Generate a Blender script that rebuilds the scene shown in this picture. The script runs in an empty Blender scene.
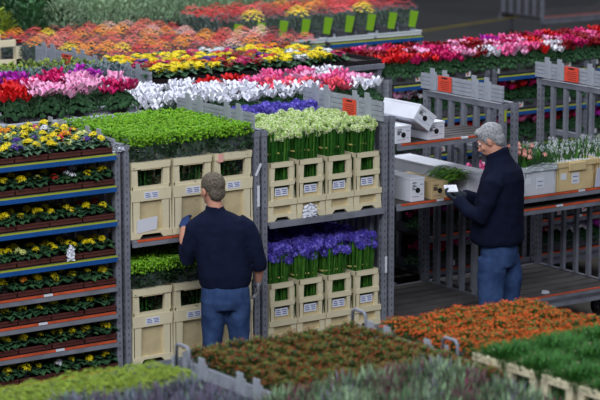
import bpy, math, random
from mathutils import Vector, Matrix, Euler, noise
PI=math.pi
random.seed(7)
sc=bpy.context.scene
COL=sc.collection
# ---------------------------------------------------------------- camera
F=2400.;PITCH=math.radians(10.54);AZ=math.radians(54.7);DIST=18.12;TX=.348;CZ=1.35
FW=Vector((math.cos(AZ)*math.cos(PITCH),math.sin(AZ)*math.cos(PITCH),-math.sin(PITCH)))
RT=Vector((math.sin(AZ),-math.cos(AZ),0.))
UP=RT.cross(FW)
CAM=Vector((TX,0,CZ))-FW*DIST
cam=bpy.data.cameras.new('camera');co=bpy.data.objects.new('camera',cam);COL.objects.link(co)
co.matrix_world=Matrix(((RT.x,UP.x,-FW.x,CAM.x),(RT.y,UP.y,-FW.y,CAM.y),(RT.z,UP.z,-FW.z,CAM.z),(0,0,0,1)))
cam.sensor_width=36;cam.lens=F/600*36;cam.clip_end=300
cam.dof.use_dof=True;cam.dof.focus_distance=18.0;cam.dof.aperture_fstop=2.5
sc.camera=co
# ---------------------------------------------------------------- light
w=bpy.data.worlds.new('hall_light');sc.world=w;w.use_nodes=True
bg=w.node_tree.nodes['Background'];bg.inputs[0].default_value=(.62,.72,1,1);bg.inputs[1].default_value=.17
def area(name,loc,sx,sy,power,col,tgt=None):
    l=bpy.data.lights.new(name,'AREA');l.shape='RECTANGLE';l.size=sx;l.size_y=sy;l.energy=power;l.color=col
    o=bpy.data.objects.new(name,l);COL.objects.link(o);o.location=loc
    if tgt: o.rotation_euler=(Vector(tgt)-Vector(loc)).to_track_quat('-Z','Y').to_euler()
    return o
area('roof_light',(-6,-8,8.5),14,4,1350,(.92,.96,1),(1,0,0))
area('roof_light',(4,2.2,9.5),16,4,950,(.92,.96,1))
area('roof_light',(9,10,9.5),18,4,950,(.92,.96,1))
sc.view_settings.view_transform='Standard';sc.view_settings.look='None';sc.view_settings.gamma=1
sc.view_settings.exposure=0.0;sc.view_settings.use_curve_mapping=False
# ---------------------------------------------------------------- materials
def s2l(c):
    return tuple(((v/255)/12.92 if v/255<=.04045 else ((v/255+.055)/1.055)**2.4) for v in c)+(1,)
MC={}
def mat(name,c,rough=.6,metal=0,var=0.,scale=8,hue=0.,rnd=0.,spec=.3,alpha=None,c2=None,trans=0):
    if name in MC: return MC[name]
    m=bpy.data.materials.new(name);m.use_nodes=True;nt=m.node_tree;b=nt.nodes['Principled BSDF']
    b.inputs['Roughness'].default_value=rough;b.inputs['Metallic'].default_value=metal
    b.inputs['Specular IOR Level'].default_value=spec
    col=s2l(c);b.inputs['Base Color'].default_value=col
    if var or rnd or c2:
        mx=nt.nodes.new('ShaderNodeMix');mx.data_type='RGBA'
        d=s2l(c2) if c2 else tuple(v*(1-min(.9,var*2)) for v in col[:3])+(1,)
        mx.inputs[6].default_value=col;mx.inputs[7].default_value=d
        tc=nt.nodes.new('ShaderNodeTexCoord');no=nt.nodes.new('ShaderNodeTexNoise');no.inputs['Scale'].default_value=scale
        no.inputs['Detail'].default_value=4
        nt.links.new(tc.outputs['Object'],no.inputs['Vector'])
        rp=nt.nodes.new('ShaderNodeMapRange');rp.inputs[1].default_value=.38;rp.inputs[2].default_value=.66
        nt.links.new(no.outputs[0],rp.inputs[0]);nt.links.new(rp.outputs[0],mx.inputs[0])
        out=mx.outputs[2]
        if rnd or hue:
            hs=nt.nodes.new('ShaderNodeHueSaturation');oi=nt.nodes.new('ShaderNodeObjectInfo')
            r=nt.nodes.new('ShaderNodeMapRange');r.inputs[3].default_value=1-rnd;r.inputs[4].default_value=1+rnd
            nt.links.new(oi.outputs['Random'],r.inputs[0]);nt.links.new(r.outputs[0],hs.inputs['Value'])
            r2=nt.nodes.new('ShaderNodeMapRange');r2.inputs[3].default_value=.5+hue;r2.inputs[4].default_value=.5-hue
            nt.links.new(oi.outputs['Random'],r2.inputs[0]);nt.links.new(r2.outputs[0],hs.inputs['Hue'])
            nt.links.new(out,hs.inputs['Color']);out=hs.outputs[0]
        nt.links.new(out,b.inputs['Base Color'])
    if alpha is not None: b.inputs['Alpha'].default_value=alpha
    MC[name]=m;return m
STEEL=mat('galvanised_steel',(144,147,159),.5,.2,var=.16,scale=6)
STEELD=mat('worn_grey_steel',(112,112,122),.55,.3,var=.2,scale=5)
HEADER=mat('grey_board',(170,175,186),.55,.0,var=.1,scale=9)
HOLE=mat('dark_hole',(20,20,24),.8)
SLOT=mat('post_slot',(92,92,102),.7)
DECK=mat('deck_boards',(84,80,80),.75,var=.18,scale=5)
DECKG=mat('deck_gap',(18,17,18),.9)
BLUE=mat('blue_shelf_edge',(30,86,156),.4,var=.1)
YEL=mat('yellow_shelf_stripe',(168,180,48),.5)
ORG=mat('orange_shelf_edge',(222,92,52),.6,var=.15,scale=11)
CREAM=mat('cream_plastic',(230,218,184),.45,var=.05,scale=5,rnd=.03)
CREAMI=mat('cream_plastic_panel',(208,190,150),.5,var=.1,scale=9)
CREAMP=mat('pink_tape',(238,176,166),.5)
LABEL=mat('label_paper',(228,230,240),.6)
PRINT=mat('label_print',(104,116,170),.7)
INK=mat('black_print',(30,30,40),.7)
REDC=mat('red_notice',(236,84,62),.6)
BROWN=mat('terracotta_plastic',(92,50,46),.5,var=.1)
TRAYG=mat('grey_tray_plastic',(86,88,96),.5,var=.1)
TRAYW=mat('white_foam',(214,220,232),.6)
POT=mat('dark_pot_plastic',(46,40,42),.5)
LG=mat('primula_leaf',(66,104,66),.55,c2=(36,68,48),scale=30,rnd=.12,hue=.01)
LC=mat('cyclamen_leaf',(28,60,34),.6,c2=(54,90,56),scale=40,rnd=.15,spec=.15)
LD=mat('dark_leaf',(40,70,42),.5,c2=(66,98,64),scale=25,rnd=.12)
LGR=mat('grey_green_leaf',(158,184,146),.6,c2=(108,140,104),scale=20,rnd=.1)
BUD=mat('lime_bud',(134,184,40),.5,c2=(88,146,30),scale=40,rnd=.07)
STEM=mat('green_stem',(46,104,34),.5,c2=(28,72,24),scale=20)
STEML=mat('light_green_stem',(80,132,46),.5,c2=(50,100,34),scale=20)
TIE=mat('straw_band',(206,196,120),.7)
def petal(n,c,c2=None): return mat(n,c,.5,var=.1 if not c2 else 0,c2=c2,scale=60,rnd=.08)
YP=petal('yellow_petal',(250,224,20));OP=petal('orange_petal',(250,150,24));RP=petal('red_petal',(214,24,30))
DRP=petal('dark_red_petal',(140,18,30));WP=petal('white_petal',(240,240,250));PP=petal('pink_petal',(240,110,170))
LPP=petal('pale_pink_petal',(244,176,214));MP=petal('magenta_petal',(206,26,108));VP=petal('violet_petal',(186,44,180))
PUR=petal('purple_petal',(80,44,150));PALE=petal('pale_yellow_petal',(230,236,140));SAL=petal('salmon_petal',(240,112,92))
ALW=mat('white_green_floret',(228,236,196),.6,c2=(196,216,130),scale=70,rnd=.06)
ALG=mat('green_floret',(168,204,84),.6,c2=(140,184,70),scale=70)
BLU=mat('violet_blue_floret',(86,72,190),.6,c2=(58,46,150),scale=60,rnd=.12)
BLU2=mat('pale_violet_floret',(128,114,222),.6,rnd=.1)
WRAP=mat('clear_sleeve',(205,215,225),.2,alpha=.075,spec=.9)
SIGNG=mat('lime_label',(138,190,44),.5)
CARD=mat('white_carton',(226,228,238),.7,var=.04)
KRAFT=mat('kraft_carton',(196,172,128),.8,var=.08)
GREENINK=mat('green_print',(30,130,96),.6)
CONC=mat('hall_floor_concrete',(84,80,72),.55,var=.15,scale=.6)
DEN=mat('blue_denim',(60,82,124),.9,c2=(42,60,98),scale=9,spec=.1)
NAVY=mat('navy_knit',(24,30,54),.95,var=.1,scale=14,spec=.1)
NAVY2=mat('navy_fleece',(20,25,46),.95,var=.1,scale=14,spec=.1)
SKIN=mat('skin',(214,154,132),.55,var=.05)
HAIR=mat('grey_brown_hair',(112,102,90),.9,c2=(78,70,62),scale=60)
HAIR2=mat('grey_hair',(172,172,176),.8,c2=(120,120,126),scale=60)
GLB=mat('blue_glove',(50,72,128),.8);GLG=mat('grey_glove',(150,150,156),.8,var=.2,scale=40);GLD=mat('dark_glove',(36,42,56),.8)
SHOE=mat('black_shoe',(28,26,26),.6)
# ---------------------------------------------------------------- mesh builder
class MB:
    def __init__(s): s.v=[];s.f=[];s.m=[];s.mats=[]
    def mi(s,m):
        if m not in s.mats: s.mats.append(m)
        return s.mats.index(m)
    def add(s,vs,fs,m):
        n=len(s.v);s.v+=[tuple(v) for v in vs];k=s.mi(m)
        for f in fs: s.f.append(tuple(i+n for i in f));s.m.append(k)
    def box(s,x0,x1,y0,y1,z0,z1,m):
        s.add([(x0,y0,z0),(x1,y0,z0),(x1,y1,z0),(x0,y1,z0),(x0,y0,z1),(x1,y0,z1),(x1,y1,z1),(x0,y1,z1)],
        [(0,3,2,1),(4,5,6,7),(0,1,5,4),(1,2,6,5),(2,3,7,6),(3,0,4,7)],m)
    def prism(s,pts,y0,y1,m,axis='y'):     # pts: (a,z) outline, extruded along y (or x)
        n=len(pts)
        if axis=='y': vs=[(a,y0,z) for a,z in pts]+[(a,y1,z) for a,z in pts]
        elif axis=='x': vs=[(y0,a,z) for a,z in pts]+[(y1,a,z) for a,z in pts]
        else: vs=[(a,z,y0) for a,z in pts]+[(a,z,y1) for a,z in pts]
        s.add(vs,[tuple(range(n)),tuple(range(2*n-1,n-1,-1))]+[(i,i+n,(i+1)%n+n,(i+1)%n) for i in range(n)],m)
    def tube(s,pts,r,m,n=6,cap=True):
        P=[Vector(p) for p in pts];R=r if isinstance(r,(list,tuple)) else [r]*len(P)
        vs=[];up=Vector((0,0,1))
        for i,p in enumerate(P):
            d=(P[min(i+1,len(P)-1)]-P[max(i-1,0)]).normalized()
            a=d.cross(up)
            if a.length<.1: a=d.cross(Vector((1,0,0)))
            a.normalize();b=d.cross(a)
            for k in range(n):
                t=2*PI*k/n;vs.append(p+(a*math.cos(t)+b*math.sin(t))*R[i])
        fs=[(i*n+k,i*n+(k+1)%n,(i+1)*n+(k+1)%n,(i+1)*n+k) for i in range(len(P)-1) for k in range(n)]
        if cap: fs+=[tuple(range(n-1,-1,-1)),tuple(range((len(P)-1)*n,len(P)*n))]
        s.add(vs,fs,m)
    def ell(s,c,r,m,n=10,k=7,rot=None):
        vs=[];c=Vector(c);q=Euler(rot).to_matrix() if rot else None
        for j in range(1,k):
            ph=PI*j/k
            for i in range(n):
                t=2*PI*i/n;v=Vector((r[0]*math.sin(ph)*math.cos(t),r[1]*math.sin(ph)*math.sin(t),r[2]*math.cos(ph)))
                vs.append(c+(q@v if q else v))
        z=Vector((0,0,r[2]));vs+=[c+(q@z if q else z),c-(q@z if q else z)]
        fs=[(j*n+i,(j+1)*n+i,(j+1)*n+(i+1)%n,j*n+(i+1)%n) for j in range(k-2) for i in range(n)]
        T=len(vs)-2;fs+=[(T,i,(i+1)%n) for i in range(n)]+[(T+1,(k-2)*n+(i+1)%n,(k-2)*n+i) for i in range(n)]
        s.add(vs,fs,m)
    def loft(s,rings,m,n=20):   # rings: (cx,cy,cz,rx,ry[,tiltx])
        vs=[]
        for R in rings:
            cx,cy,cz,rx,ry=R[:5];tl=R[5] if len(R)>5 else 0
            for i in range(n):
                t=2*PI*i/n;a=math.cos(t);b=math.sin(t)
                vs.append((cx+rx*a,cy+ry*b,cz+tl*ry*b))
        fs=[(j*n+i,j*n+(i+1)%n,(j+1)*n+(i+1)%n,(j+1)*n+i) for j in range(len(rings)-1) for i in range(n)]
        fs+=[tuple(range(n-1,-1,-1)),tuple(range((len(rings)-1)*n,len(rings)*n))]
        s.add(vs,fs,m)
    def leaf(s,b,d,L,W,m,bend=.3,cup=.15):   # 2 segment ridged leaf
        b=Vector(b);d=Vector(d).normalized();sd=d.cross(Vector((0,0,1)))
        if sd.length<.05: sd=Vector((1,0,0))
        sd.normalize();nm=sd.cross(d).normalized()
        m1=b+d*L*.5+nm*L*bend*.25;t=b+d*L-nm*L*bend*.4
        a=m1+sd*W*.5+nm*W*cup;c=m1-sd*W*.5+nm*W*cup
        s.add([b,a,m1,c,t],[(0,2,1),(0,3,2),(1,2,4),(2,3,4)],m)
    def mesh(s,name,smooth=False):
        me=bpy.data.meshes.new(name);me.from_pydata(s.v,[],s.f)
        for m in s.mats: me.materials.append(m)
        me.polygons.foreach_set('material_index',s.m)
        if smooth: me.polygons.foreach_set('use_smooth',[True]*len(s.f))
        me.update();return me
def link(name,data,parent=None,loc=(0,0,0),rot=(0,0,0),scale=1):
    o=bpy.data.objects.new(name,data);COL.objects.link(o)
    o.location=loc;o.rotation_euler=rot
    if scale!=1: o.scale=(scale,)*3 if not isinstance(scale,tuple) else scale
    if parent: o.parent=parent
    return o
def tag(o,label,cat,group=None):
    o['label']=label;o['category']=cat
    if group:o['group']=group
    return o
def bevel(o,wd=.004,seg=2):
    b=o.modifiers.new('bevel','BEVEL');b.width=wd;b.segments=seg;b.limit_method='ANGLE';return o
ORD=['zero','first','second','third','fourth','fifth','sixth','seventh','eighth','ninth','tenth','eleventh','twelfth','thirteenth','fourteenth',
 'fifteenth','sixteenth','seventeenth','eighteenth','nineteenth','twentieth']
ORD+=['twenty-'+x for x in ORD[1:10]]+['thirtieth']
# ---------------------------------------------------------------- setting
mb=MB();mb.box(-30,60,-25,70,-.1,0,CONC);o=link('floor',mb.mesh('floor'));o['kind']='structure'
YL=mat('yellow_floor_paint',(190,168,70),.7,var=.2,scale=3)
def strip(a,b,wd=.1):
    a=Vector(a+(0,));b=Vector(b+(0,));d=(b-a).normalized();s_=Vector((-d.y,d.x,0))*wd/2
    mb=MB();z=Vector((0,0,.004));mb.add([a-s_+z,a+s_+z,b+s_+z,b-s_+z],[(0,1,2,3)],YL)
    o=link('trim_%d'%strip.n,mb.mesh('floor_line'));strip.n+=1;o['kind']='structure'
strip.n=1
strip((11.5,16.5),(24,20.0));strip((14,21.5),(27,25.5));strip((11,12.5),(22,14.7));strip((17,27),(34,32))
# ---------------------------------------------------------------- trolleys
def post_mesh(h,post_mat=STEEL):
    mb=MB();mb.box(-.022,.022,-.024,.024,0,h,post_mat)  # whole post body in one metal material
    z=.08
    while z<h-.06:
        mb.box(-.005,.005,-.0255,-.0235,z,z+.018,SLOT);mb.box(-.0235,-.0215,-.008,.008,z,z+.022,SLOT);z+=.05
    return mb.mesh('post')
POSTS={}
def notice_part(par,x,y,z,wd=.175,ht=.125,nm='notice_card'):
    mb=MB();mb.box(x-.006,x-.0025,y-wd/2,y+wd/2,z,z+ht,REDC)
    random.seed(5)
    mb.box(x-.0075,x-.006,y-wd*.2,y+wd*.2,z+ht*.83,z+ht*.93,INK)
    for k in range(5):
        zz=z+ht*(.12+.13*k);mb.box(x-.0072,x-.006,y-wd*.36,y+wd*random.uniform(.0,.36),zz,zz+.003,INK)
    o=link(nm,mb.mesh(nm),par);o['label']='red notice card with lines of dark print';return o
def trolley(X,Y,label,W=1.19,Dp=1.04,deckz=.28,H=1.91,shelves=(),header=(1,1),notice=(0,0),hz=None,rz=0,bars=5,group='grey flower auction trolleys',tabs=True,deckedge=ORG,hb=None):
    t=tag(link('flower_trolley',None,None,(X,Y,0),(0,0,rz)),label,'trolley',group)
    mb=MB();n=7
    for k in range(n):
        a=Dp*k/n;mb.box(.0,W,a+.014,a+Dp/n-.008,deckz-.02,deckz,DECK)
    mb.box(0.01,W-.01,.01,Dp-.01,deckz-.035,deckz-.02,DECKG)
    link('deck',mb.mesh('deck'),t)
    for a,b,nm in ((-.025,.008,'front_rail'),(Dp-.008,Dp+.025,'rear_rail')):
        mb=MB();mb.box(-.01,W+.01,a,b,deckz-.1,deckz-.004,STEEL);
        
        if nm=='front_rail': mb.box(.06,W-.06,a+.002,b-.002,deckz-.003,deckz+.005,deckedge)
        mb.box(-.005,W+.005,a-.004,a+.001,deckz-.06,deckz-.03,STEELD);link(nm,mb.mesh(nm),t)
    wm=MB()
    for k in range(12): pass
    wm.tube([(-.02,0,.08),(.02,0,.08)],.08,POT,16);wm.box(-.03,.03,-.03,.03,.15,deckz-.1,STEELD);wm.box(-.03,-.024,-.03,.03,.07,.16,STEELD);wm.box(.024,.03,-.03,.03,.07,.16,STEELD)
    wmm=wm.mesh('caster_wheel')
    for x in (.12,W-.12):
        for y in (.12,Dp-.12): link('caster_wheel',wmm,t,(x,y,0))
    h=H-deckz
    if h not in POSTS: POSTS[h]=(post_mesh(h),)
    bm=MB();bm.box(-.016,.016,-.019,.019,0,h-.04,STEEL);barm=bm.mesh('bar')
    for i,x in enumerate((.03,W-.03)):
        for y in (.03,Dp-.03): link('post',POSTS[h][0],t,(x,y,deckz))
        for k in range(bars): link('bar',barm,t,(x,.03+(Dp-.06)*(k+1)/(bars+1),deckz))
        mb=MB();mb.box(x-.024,x+.024,.0,Dp,H-.045,H,STEEL);link('top_rail',mb.mesh('top_rail'),t)
        mb=MB();mb.box(x-.018,x+.018,.05,Dp-.05,deckz+.0,deckz+.012,STEELD);link('bottom_rail',mb.mesh('bottom_rail'),t)
        if header[i]:
            z0=(hb if hb else H+.005);z1=hz or z0+.13
            mb=MB();ns=4
            for k in range(ns): mb.box(x-.045,x-.026,-.01,Dp+.0,z0+(z1-z0)*k/ns+.002,z0+(z1-z0)*(k+1)/ns-.002,HEADER)
            mb.box(x-.041,x-.03,.0,Dp-.01,z0,z1,STEELD)
            hd=link('header_board',mb.mesh('header_board'),t)
            if tabs:
                tm=MB();tm.box(x-.052,x-.046,-.03,.03,z0,z1+.05,HEADER);tm.box(x-.0515,x-.046,-.055,-.03,z0,z1+.02,HEADER);tmm=tm.mesh('tab')
                for y in (.18,.34,.72,.88): link('tab',tmm,hd,(0,y,0))
            if notice[i]: notice_part(hd,x-.052,notice[i],z0+.006)
    for s in shelves: shelf(t,W,Dp,**s)
    return t
def shelf(t,W,Dp,z,d=None,style='orange',x0=.06,x1=None,y0=-.02,th=.022,tilt=0):
    x1=x1 or W-.06;d=d or Dp
    mb=MB();mb.box(x0,x1,y0+.012,d,z-th,z,DECK if style!='grey' else STEEL)
    for k in range(1,5): mb.box(x0+.01,x1-.01,y0+.01+(d-y0)*k/5,y0+.016+(d-y0)*k/5,z,z+.002,DECKG)
    sh=link('shelf',mb.mesh('shelf'),t)
    mb=MB()
    if style=='blue':
        mb.box(x0,x1,y0-.012,y0+.012,z-.045,z-.012,BLUE);mb.box(x0,x1,y0-.012,y0+.010,z-.012,z-.003,YEL)
        lab='blue edge with a lime stripe on top'
    elif style=='orange':
        mb.box(x0,x1,y0-.008,y0+.012,z-.048,z-.014,STEEL);mb.box(x0+.03,x1-.02,y0-.012,y0+.002,z-.012,z+.003,ORG);mb.box(x0,x0+.03,y0-.012,y0+.01,z-.014,z+.002,STEEL)
        xm=x0+(x1-x0)*random.uniform(.35,.6);mb.box(xm,xm+.07,y0-.0135,y0+.0,z-.011,z+.0035,LABEL)
        lab='grey edge with an orange stripe on top'
    else:
        mb.box(x0,x1,y0-.01,y0+.012,z-.04,z+.004,STEEL);lab=None
    e=link('shelf_edge',mb.mesh('shelf_edge'),sh)
    if lab:e['label']=lab
    return sh
def S(z,style='orange',**k): return dict(z=z,style=style,**k)
trolley(-1.205-1.2,0,'grey trolley with eight narrow shelves of primulas at the far left',H=1.91,
  shelves=[S(z,'blue') for z in (1.865,1.635,1.385,1.125)]+[S(z) for z in (.91,.71,.50)],header=(0,1),hb=1.86,hz=1.97)
trolley(-1.2,0,'grey trolley carrying tall cream buckets of lime green foliage behind the man with rolled sleeves',
  shelves=[S(1.21)],header=(0,1),hb=1.93,hz=2.05,deckedge=STEEL)
trolley(0,0,'grey trolley carrying cream buckets of white and violet-blue flowers, nearest the middle',
  shelves=[S(1.205,'grey')],header=(0,1),notice=(0,.40),hb=1.88,hz=2.035,deckedge=STEEL)
trolley(1.2,0,'grey trolley with cartons on two shelves and an empty slatted deck',
  shelves=[S(1.69,d=.47),S(1.215)],header=(0,1),notice=(0,.71),hb=1.93,hz=2.06)
trolley(2.45,0,'grey trolley with crates of tulips and white bulbs, at the right edge',
  shelves=[S(1.135),S(1.035,d=.5)],header=(0,1),notice=(0,.56),hb=1.93,hz=2.06)

# stickers on the middle posts
def sticker(name,x,y,z,wd,ht,m,label,tilt=0):
    mb=MB();mb.box(-wd/2,wd/2,-.001,.001,-ht/2,ht/2,m);o=link(name,mb.mesh(name),None,(x,y,z),(0,tilt,0));return tag(o,label,'sticker')
sticker('sticker',-.03,.0015,1.62,.02,.10,LABEL,'torn white sticker on the post right of the tall cream buckets',.5)
sticker('sticker',-.03,.0015,1.42,.022,.16,LABEL,'long white sticker strip low on the post beside the man with rolled sleeves')
sticker('sticker',1.17,.0015,.75,.02,.13,LABEL,'white sticker on the post left of the empty slatted deck')
sticker('sticker',2.36,.0015,1.84,.02,.14,YEL,'yellow sticker near the top of the post behind the grey-haired man')
# ---------------------------------------------------------------- buckets
def face_bars(mb,W,Wb,H,bars,openings_bottom,y0,y1,leg,m):
    """front face of a stackable bucket: two tapering legs and crossbars"""
    hw=lambda z:(Wb+(W-Wb)*z/H)/2
    for s in (-1,1):
        mb.prism([(s*hw(0),0),(s*hw(H),H),(s*(hw(H)-leg),H),(s*(hw(0)-leg),0)],y0,y1,m)
    for z0,z1 in bars:
        mb.prism([(-hw(z0),z0),(hw(z0),z0),(hw(z1),z1),(-hw(z1),z1)],y0-.002,y1+.0,m)
def label_part(par,x,y,z,wd,ht,seed=1):
    mb=MB();mb.box(x-wd/2,x+wd/2,y-.002,y,z,z+ht,LABEL);random.seed(seed)
    for k in range(3):
        mb.box(x-wd*.42,x-wd*random.uniform(0,.2),y-.0028,y-.002,z+ht*(.2+.25*k),z+ht*(.32+.25*k),PRINT)
        mb.box(x+wd*random.uniform(.02,.15),x+wd*.42,y-.0028,y-.002,z+ht*(.2+.25*k),z+ht*(.32+.25*k),PRINT)
    return mb.mesh('label_sticker')
def bucket_meshes(W,Wb,Dt,H,tall):
    """returns base and collar meshes; bucket centred in x, front face at y=0"""
    base=MB();col=MB()
    if tall:
        hb=.36;leg=.052
        hw=lambda z:(Wb+(W-Wb)*z/H)/2
        # base: solid tub with recessed front panel between a rim, sides and an arched foot
        base.prism([(-hw(0),.0),(-hw(0)+.075,.0),(-hw(0)+.1,.03),(hw(0)-.1,.03),(hw(0)-.075,0),(hw(0),0),(hw(.05),.05),(-hw(.05),.05)],-.004,.03,CREAM)
        for s in (-1,1): base.prism([(s*hw(.05),.05),(s*hw(hb),hb),(s*(hw(hb)-.075),hb),(s*(hw(.05)-.075),.05)],-.0,.03,CREAM)
        base.prism([(-hw(hb)-.0,hb-.085),(hw(hb)+.0,hb-.085),(hw(hb)+.006,hb),(-hw(hb)-.006,hb)],-.006,.03,CREAM)
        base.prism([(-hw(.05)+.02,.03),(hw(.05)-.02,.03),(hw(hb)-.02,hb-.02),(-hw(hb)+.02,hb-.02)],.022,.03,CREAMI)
        for s in (-1,1): base.prism([(.0,.04),(Dt,.04),(Dt,hb),(.0,hb)],s*(W/2-.004)-(.006 if s>0 else -.0),s*(W/2-.004)+(.0 if s>0 else .006),CREAM,'x')
        base.box(-W/2+.01,W/2-.01,Dt-.03,Dt,.0,hb,CREAM)
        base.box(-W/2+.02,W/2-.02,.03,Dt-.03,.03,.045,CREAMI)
        # collar
        Hc=H
        for s in (-1,1): 
            col.prism([(s*(hw(hb)-.004),hb),(s*(hw(Hc)-.004),Hc),(s*(hw(Hc)-.05),Hc),(s*(hw(hb)-.062),hb)],.004,.03,CREAM)
            col.prism([(.0,hb),(.05,hb),(.05,Hc),(.0,Hc)],s*(W/2-.006)-.004,s*(W/2-.006)+.004,CREAM,'x')
            col.prism([(Dt-.05,hb),(Dt,hb),(Dt,Hc),(Dt-.05,Hc)],s*(W/2-.006)-.004,s*(W/2-.006)+.004,CREAM,'x')
            col.prism([(.0,Hc-.05),(Dt,Hc-.05),(Dt,Hc),(.0,Hc)],s*(W/2-.004)-.005,s*(W/2-.004)+.005,CREAM,'x')
            col.prism([(.0,hb),(Dt,hb),(Dt,hb+.025),(.0,hb+.025)],s*(W/2-.004)-.005,s*(W/2-.004)+.005,CREAM,'x')
        col.prism([(-W/2,Hc-.05),(W/2,Hc-.05),(W/2+.004,Hc),(-W/2-.004,Hc)],-.008,.03,CREAM)
        col.box(-W/2+.075,W/2-.075,-.010,-.007,Hc-.058,Hc-.052,CREAMI)
        col.box(-W/2+.004,W/2-.004,.0,.028,hb,hb+.022,CREAM)
        col.box(-W/2,W/2,Dt-.03,Dt,Hc-.05,Hc,CREAM)
        lab=label_part(None,.0,-.006,hb-.07,.12,.05,3)
        lz=0
    else:
        hw=lambda z:(Wb+(W-Wb)*z/H)/2;leg=.036;zb=.14
        # base: foot with arch, band, recessed panel
        base.prism([(-hw(0),0),(-hw(0)+.06,0),(-hw(0)+.085,.028),(hw(0)-.085,.028),(hw(0)-.06,0),(hw(0),0),(hw(.05),.05),(-hw(.05),.05)],-.004,.025,CREAM)
        for s in (-1,1): base.prism([(s*hw(.04),.04),(s*hw(zb),zb),(s*(hw(zb)-.045),zb),(s*(hw(.04)-.045),.04)],-.002,.025,CREAM)
        base.prism([(-hw(.11)-.004,.118),(hw(.11)+.004,.118),(hw(.15)+.006,.160),(-hw(.15)-.006,.160)],-.014,.025,CREAM)
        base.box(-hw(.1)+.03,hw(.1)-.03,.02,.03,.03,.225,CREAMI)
        for s in (-1,1): base.prism([(.0,.0),(Dt,.0),(Dt,.16),(.0,.16)],s*hw(.1)-.004,s*hw(.1)+.004,CREAM,'x')
        base.box(-hw(0)+.005,hw(0)-.005,Dt-.02,Dt,0,.16,CREAM)
        base.box(-hw(0)+.02,hw(0)-.02,.03,Dt-.02,.03,.045,CREAMI)
        for s in (-1,1):
            col.prism([(s*hw(.16),.16),(s*hw(H),H),(s*(hw(H)-leg),H),(s*(hw(.16)-leg-.006),.16)],.0,.025,CREAM)
            col.prism([(.0,.16),(.035,.16),(.035,H),(.0,H)],s*hw(.3)-.004,s*hw(.3)+.004,CREAM,'x')
            col.prism([(Dt-.035,.16),(Dt,.16),(Dt,H),(Dt-.035,H)],s*hw(.3)-.004,s*hw(.3)+.004,CREAM,'x')
            for a,b in ((H-.035,H),(.27,.305)): col.prism([(.0,a),(Dt,a),(Dt,b),(.0,b)],s*hw(.3)-.005,s*hw(.3)+.005,CREAM,'x')
        for a,b in ((H-.037,H),(.268,.305)):
            col.prism([(-hw(a),a),(hw(a),a),(hw(b)+.003,b),(-hw(b)-.003,b)],-.006,.025,CREAM)
        col.box(-hw(H),hw(H),Dt-.02,Dt,H-.035,H,CREAM)
        lab=label_part(None,.0,.012,.188,.115,.06,3)
    return base.mesh('bucket_base'),col.mesh('bucket_collar'),lab
BT=bucket_meshes(.325,.352,.33,.56,True)
BS=bucket_meshes(.198,.264,.245,.445,False)
def bucket(kind,x,y,z,label,group,rz=0,detail=True):
    B=BT if kind=='t' else BS
    t=tag(link('flower_bucket',None,None,(x,y,z),(0,0,rz)),label,'bucket',group)
    link('bucket_base',B[0],t);c=link('bucket_collar',B[1],t)
    if detail: 
        l=link('label_sticker',B[2],t);l['label']='white sticker with lines of blue print'
    return t
# --- foliage bunch for tall buckets
def bunch_meshes(seed,w=.35,d=.32,z0=.05,z1=.62,zt=.76):
    random.seed(seed);fo=MB();bu=MB()
    for k in range(14):
        x=random.uniform(-w*.36,w*.36);y=random.uniform(.05,d-.05)
        fo.tube([(x*.8,y,z0),(x*1.05,y,z1)],.006,STEM,4)
    for k in range(420):
        x=random.uniform(-w/2,w/2);y=random.uniform(.0,d) if k%3 else random.uniform(-.01,.03);z=random.uniform(.2,zt-.06) if k%3 else random.uniform(.5,zt-.07)
        k_=.86 if z<.56 else 1.
        a=random.uniform(0,2*PI)
        if z<.56: x*=.82;y=.045+y*.72
        fo.leaf((x*k_,y,z),(math.cos(a),math.sin(a),random.uniform(.2,1.6)),random.uniform(.05,.09),random.uniform(.025,.04),LD,.3)
    for k in range(760):
        x=random.uniform(-w/2,w/2);y=random.uniform(-.01,d+.0)
        zz=zt+.025*noise.noise(Vector((x*14+seed,y*14,0)))-random.random()**1.6*.09
        if k<220: y=random.uniform(-.02,.03);zz=zt-random.uniform(0,.085)
        r=random.uniform(.007,.012);a=random.uniform(0,PI)
        q=[(x+r*math.cos(a+t),y+r*math.sin(a+t),zz+r*.3) for t in (0,2.1,4.2)]
        bu.add(q+[(x,y,zz+r*1.2),(x,y,zz-r)],[(0,1,3),(1,2,3),(2,0,3),(1,0,4),(2,1,4),(0,2,4)],BUD)
        if k%4==0: bu.leaf((x,y,zz-.01),(math.cos(a),math.sin(a),.7),.035,.014,BUD)
    return fo.mesh('foliage'),bu.mesh('buds')
BN=[bunch_meshes(i) for i in range(3)]
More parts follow.
